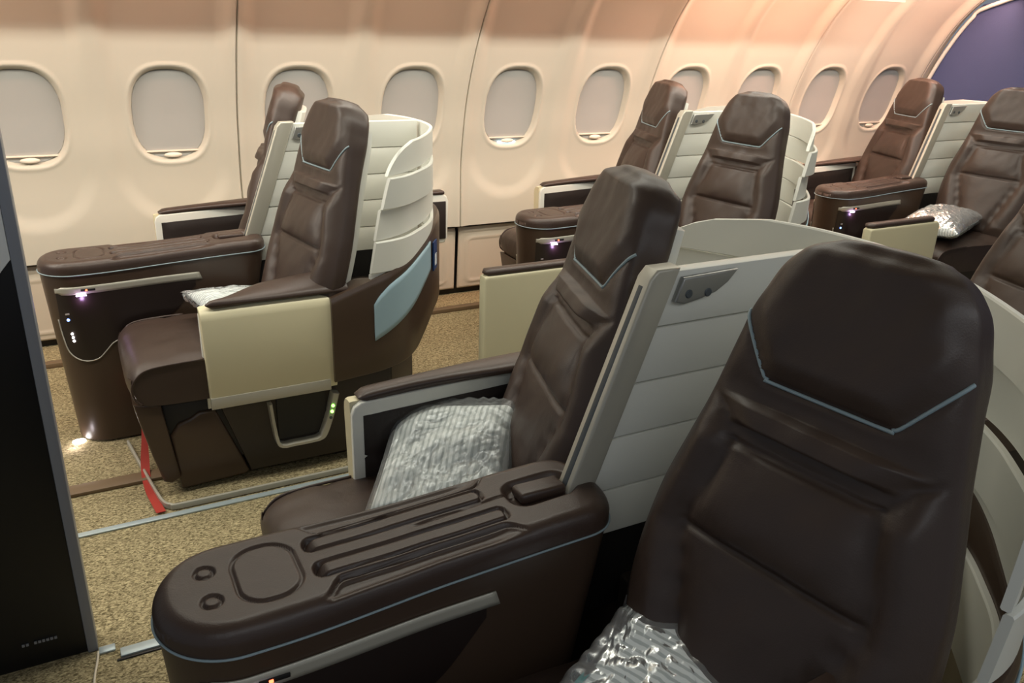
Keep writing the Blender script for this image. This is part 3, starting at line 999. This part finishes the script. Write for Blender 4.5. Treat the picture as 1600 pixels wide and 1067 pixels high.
# cream side panels with padded tops standing forward of the rear aisle seats
def side_panel(x0, x1, lb, y=-1.45):
    r = thing('side_panel', lb, 'armrest', (x0, y, 0), 'cream side panels with brown padded tops')
    L = x1-x0
    bm = bmesh.new()
    pts = [(0, .0), (L, .0), (L, .565), (L-.006, .583), (L-.018, .594), (.012, .594), (.003, .590), (0, .582)]
    prism(bm, pts, 'y', -.0, .045, .008, 3); obj('panel', finish(bm, angle=40), 'cream', r)
    bm = bmesh.new()
    def f(i, j):
        t = i/29; a = j/16*2*PI; c, q = math.cos(a), math.sin(a); k = (abs(c)**2.8+abs(q)**2.8)**(-1/2.8)
        e = (sstep(0, .04, t)*(1-sstep(.95, 1, t)))**.5*.9+.1
        return (.003+(L-.025)*t, .027+c*k*.024*e, .603+q*k*.012*e)
    V = grid(bm, 30, 16, f, cv=True); bm.faces.new(V[0]); bm.faces.new(V[-1][::-1])
    obj('arm_pad', finish(bm, angle=60), 'leather_top', r)
side_panel(1.30, 1.72, 'cream side panel with brown padded top, just left of the dark foreground seat')
side_panel(3.15, 3.61, 'cream side panel with brown padded top, below the rear console at right')

# ------------------------------------------------------------------ wrapped pillows
def pillow_pt(u, v, sgn, L, W, T, puff=0.0, seed=0):
    # u, v in -1..1
    e = (1-abs(u)**2.6)*(1-abs(v)**2.6)
    pinch = 1-.07*(abs(u)*abs(u)*(1-v*v)+abs(v)*abs(v)*(1-u*u))*1.0
    x = u*W*(1-.07*(1-abs(v)**3)*-0-.06*(1-v*v)*abs(u)); y = v*L*(1-.06*(1-u*u)*abs(v))
    t = max(0, e)**.42*T
    n = noise.noise(Vector((u*2.2+seed, v*2.6, seed*1.7)))*.010*e
    z = sgn*(t+puff)+n
    return Vector((x, y, z))
def mk_pillow(seed, L, W, T):
    bm = bmesh.new(); N = 48
    for sg in (1, -1):
        grid(bm, N, N, lambda i, j: pillow_pt(-1+2*i/(N-1), -1+2*j/(N-1), sg, L, W, T, 0, seed))
    bmesh.ops.remove_doubles(bm, verts=bm.verts, dist=.0004)
    return finish(bm)
def mk_bag(seed, L, W, T):
    bm = bmesh.new(); N = 84
    def f(sg):
        def g(i, j):
            u, v = -1+2*i/(N-1), -1+2*j/(N-1)
            p = pillow_pt(u, v, sg, L*1.02, W*1.02, T, .003, seed)
            edge = max(abs(u), abs(v))
            k = 1-sstep(.93, 1, edge)
            q = Vector((u*5+seed, v*5, seed))
            w = abs(noise.noise(q))*.008+abs(noise.noise(q*2.7))*.003
            p.z += sg*w*k
            if abs(v) > .9: p.y *= 1+.10*sstep(.9, 1, abs(v)); p.z += noise.noise(Vector((u*9, seed, v)))*.012*sstep(.9, 1, abs(v))
            if abs(u) > .93: p.x *= 1+.05*sstep(.93, 1, abs(u))
            return p
        return g
    for sg in (1, -1): grid(bm, N, N, f(sg))
    bmesh.ops.remove_doubles(bm, verts=bm.verts, dist=.0004)
    return finish(bm)
def pillow(loc, rot, seed, L, W, T, label, band=False):
    r = thing('wrapped_pillow', label, 'pillow', loc, 'striped pillows in clear plastic')
    r.rotation_euler = [math.radians(a) for a in rot]
    obj('pillow', mk_pillow(seed, L, W, T), 'stripes', r)
    obj('plastic_bag', mk_bag(seed, L, W, T), 'film', r, label='crinkled clear plastic bag')
    if band:
        bm = bmesh.new()
        def f(i, j):
            v = -.98+.05*j; u = -.9+.5*i/12
            p = pillow_pt(u, min(.97, max(-.97, -v)), 1, L, W, T, .002, seed); return p
        grid(bm, 13, 3, f)
        obj('seal_band', finish(bm), 'teal', r, label='teal printed edge of the bag')
    return r
pillow((.735, -2.425, .522), (18, -6, -36), 1.3, .195, .14, .045, 'striped pillow in clear plastic on the foreground seat, beside the silver divider post')
pillow((.60, -1.17, .500), (-10, 0, -80), 4.1, .17, .13, .042, 'striped wrapped pillow partly behind the cream armrest panel of the front aisle seat', True)
pillow((.815, -3.135, .503), (6, -20, 20), 7.7, .160, .130, .048, 'striped wrapped pillow at the bottom edge, on the biggest black seat', True)
pillow((3.93, -1.235, .520), (0, 0, -68), 9.2, .235, .13, .058, 'wrapped pillow on the rear aisle seat near the right edge')

# ------------------------------------------------------------------ front monument at the left edge
r = thing('cabin_monument', 'black galley partition with grey edge trim standing at the left edge', 'partition', (.0, -2.0, 0))
bm = bmesh.new(); box(bm, -1.3, .024, -.02, .03, .0, 2.1, .003, 2)
obj('partition_body', finish(bm, angle=40), 'gloss_black', r)
bm = bmesh.new(); box(bm, .009, .0305, -.026, .032, .0, 2.1, .003, 2)
obj('edge_trim', finish(bm, angle=40), 'mon_trim', r, label='slate grey edge trim')
bm = bmesh.new(); prism(bm, [(.009, .945), (.009, 2.0), (-1.2, 2.0), (-1.2, .30), (-.30, .60), (-.055, .870)], 'y', -.026, -.018, .002, 2)
obj('light_panel', finish(bm, angle=40), 'mon_grey', r, label='light grey upper panel with a bevelled corner')
for k in range(9):
    if k in (2,): continue
    bm = bmesh.new(); box(bm, -.115+.008*k, -.115+.008*k+.0055, -.0235, -.021, .062, .068)
    obj('label_mark', finish(bm, False), 'mon_trim', r)

# red strap with a glowing tag
bm = bmesh.new()
pts = smooth_poly([(.226, -1.115, .150), (.222, -1.16, .095), (.212, -1.215, .035), (.207, -1.27, .012), (.209, -1.36, .009), (.217, -1.43, .008), (.226, -1.497, .008)], n=6)
V = []
for i, p in enumerate(pts):
    w = .004+.009*sstep(0, .35, i/(len(pts)-1))
    V.append([bm.verts.new(p+Vector(d)) for d in ((-w, 0, -.001), (w, 0, -.001), (w, 0, .001), (-w, 0, .001))])
for a, b in zip(V, V[1:]):
    for k in range(4): bm.faces.new((a[k], a[(k+1) % 4], b[(k+1) % 4], b[k]))
bm.faces.new(V[0]); bm.faces.new(V[-1][::-1])
st = tag(obj('strap', finish(bm, angle=40), 'red'), 'red fabric strap hanging onto the carpet from the front aisle seat', 'strap')
bm = bmesh.new(); box(bm, -.002, .003, -.008, .008, -.008, .008, .001, 2)
obj('strap_tag', finish(bm, angle=40), 'led_r', st, (.222, -1.115, .158), rot=(PI/4, 0, 0), label='bright red square tag')

# magazine in the rear pocket of the front shell
r = thing('magazine', 'blue and white magazine tucked behind the pale blue shell inset', 'magazine', (0, 0, 0))
q = plan(-s_at_x(1.165), .033); q2 = plan(-s_at_x(1.195), .033)
bm = bmesh.new(); prism(bm, [(q.x, q.y+YW), (q2.x, q2.y+YW), (q2.x+.004, q2.y+YW-.003), (q.x+.004, q.y+YW-.003)], 'z', .575, .675)
obj('cover', finish(bm, False), 'mag_blue', r)
q3 = q.lerp(q2, .25); q4 = q.lerp(q2, .8)
bm = bmesh.new(); prism(bm, [(q3.x+.004, q3.y+YW-.004), (q4.x+.004, q4.y+YW-.004), (q4.x+.0045, q4.y+YW-.005), (q3.x+.0045, q3.y+YW-.005)], 'z', .59, .63)
obj('cover_panel', finish(bm, False), 'mag_white', r, label='white block on the cover')

# thin cable at the foot of the partition
bm = bmesh.new(); tube(bm, smooth_poly([(.030, -2.035, .004), (.026, -2.07, .0035), (.018, -2.12, .0035), (.012, -2.20, .0035)], n=5), .0028, 8)
tag(obj('cable', finish(bm), 'cable'), 'thin white cable on the carpet at the foot of the black partition', 'cable')

# foot light under the nose of the front console
bm = bmesh.new(); disc_stack(bm, (0, 0, 0), [(.016, 0), (.016, .004)], 20, 1.3, 1)
fl = obj('foot_light', finish(bm, angle=40), 'led_w'); fl.location = (.028, YW-.06, .001)
fl['label'] = 'small white foot light at the base of the front wall console'; fl['category'] = 'light'

# ------------------------------------------------------------------ lights
bm = bmesh.new(); box(bm, -1.1, 5.12, -.535, -.505, 1.668, 1.678)
struct(obj('trim_21', finish(bm, False), 'cove'), 'warm cove lamp along the top of the side wall')
def area(name, loc, target, energy, col, sx, sy):
    d = (Vector(target)-Vector(loc)).normalized()
    o = lamp(name, 'AREA', loc, energy, col, sx, sy)
    # local -Z to target, local X along world X
    z = -d; x = Vector((1, 0, 0)); y = z.cross(x).normalized(); x = y.cross(z)
    m = Matrix((x, y, z)).transposed().to_4x4(); m.translation = Vector(loc); o.matrix_world = m
    return o
area('cove_light', (1.4, -.55, 1.655), (1.4, -.20, 1.35), 8, (1, .50, .33), 5.0, .04)
area('cove_light', (4.0, -.55, 1.655), (4.0, -.16, 1.30), 16, (1, .56, .42), 2.2, .05)
area('bin_light', (1.6, -.85, 1.66), (1.6, -.55, 0), 30, (1, .94, .82), 6.0, .03)
area('aisle_light', (1.4, -1.75, 2.09), (1.4, -1.5, 0), 34, (1, .97, .85), 6.0, .14)
area('right_aisle_light', (1.5, -4.3, 2.09), (1.5, -3.1, 0), 15, (.90, .95, 1), 5.0, .35)
area('front_fill', (-1.0, -.95, 1.7), (1.0, -1.1, .8), 9, (1, .90, .76), .7, .5)  # added fill with no visible source, brightens the window seat fronts
for k, ox in enumerate((0, PITCH, 2*PITCH)):
    lamp('console_lamp', 'POINT', (ox+.108, YW-.122, .518), .06, (.75, .45, 1), .006)
lamp('foot_lamp', 'POINT', (.012, YW-.10, .02), .08, (1, .88, .95), .01)
w = bpy.data.worlds.new('world'); w.use_nodes = True; S.world = w
w.node_tree.nodes['Background'].inputs[0].default_value = (.80, .88, 1, 1)
w.node_tree.nodes['Background'].inputs[1].default_value = .17
S.view_settings.view_transform = 'Standard'; S.view_settings.look = 'None'
S.view_settings.exposure = 0.55; S.view_settings.gamma = 1
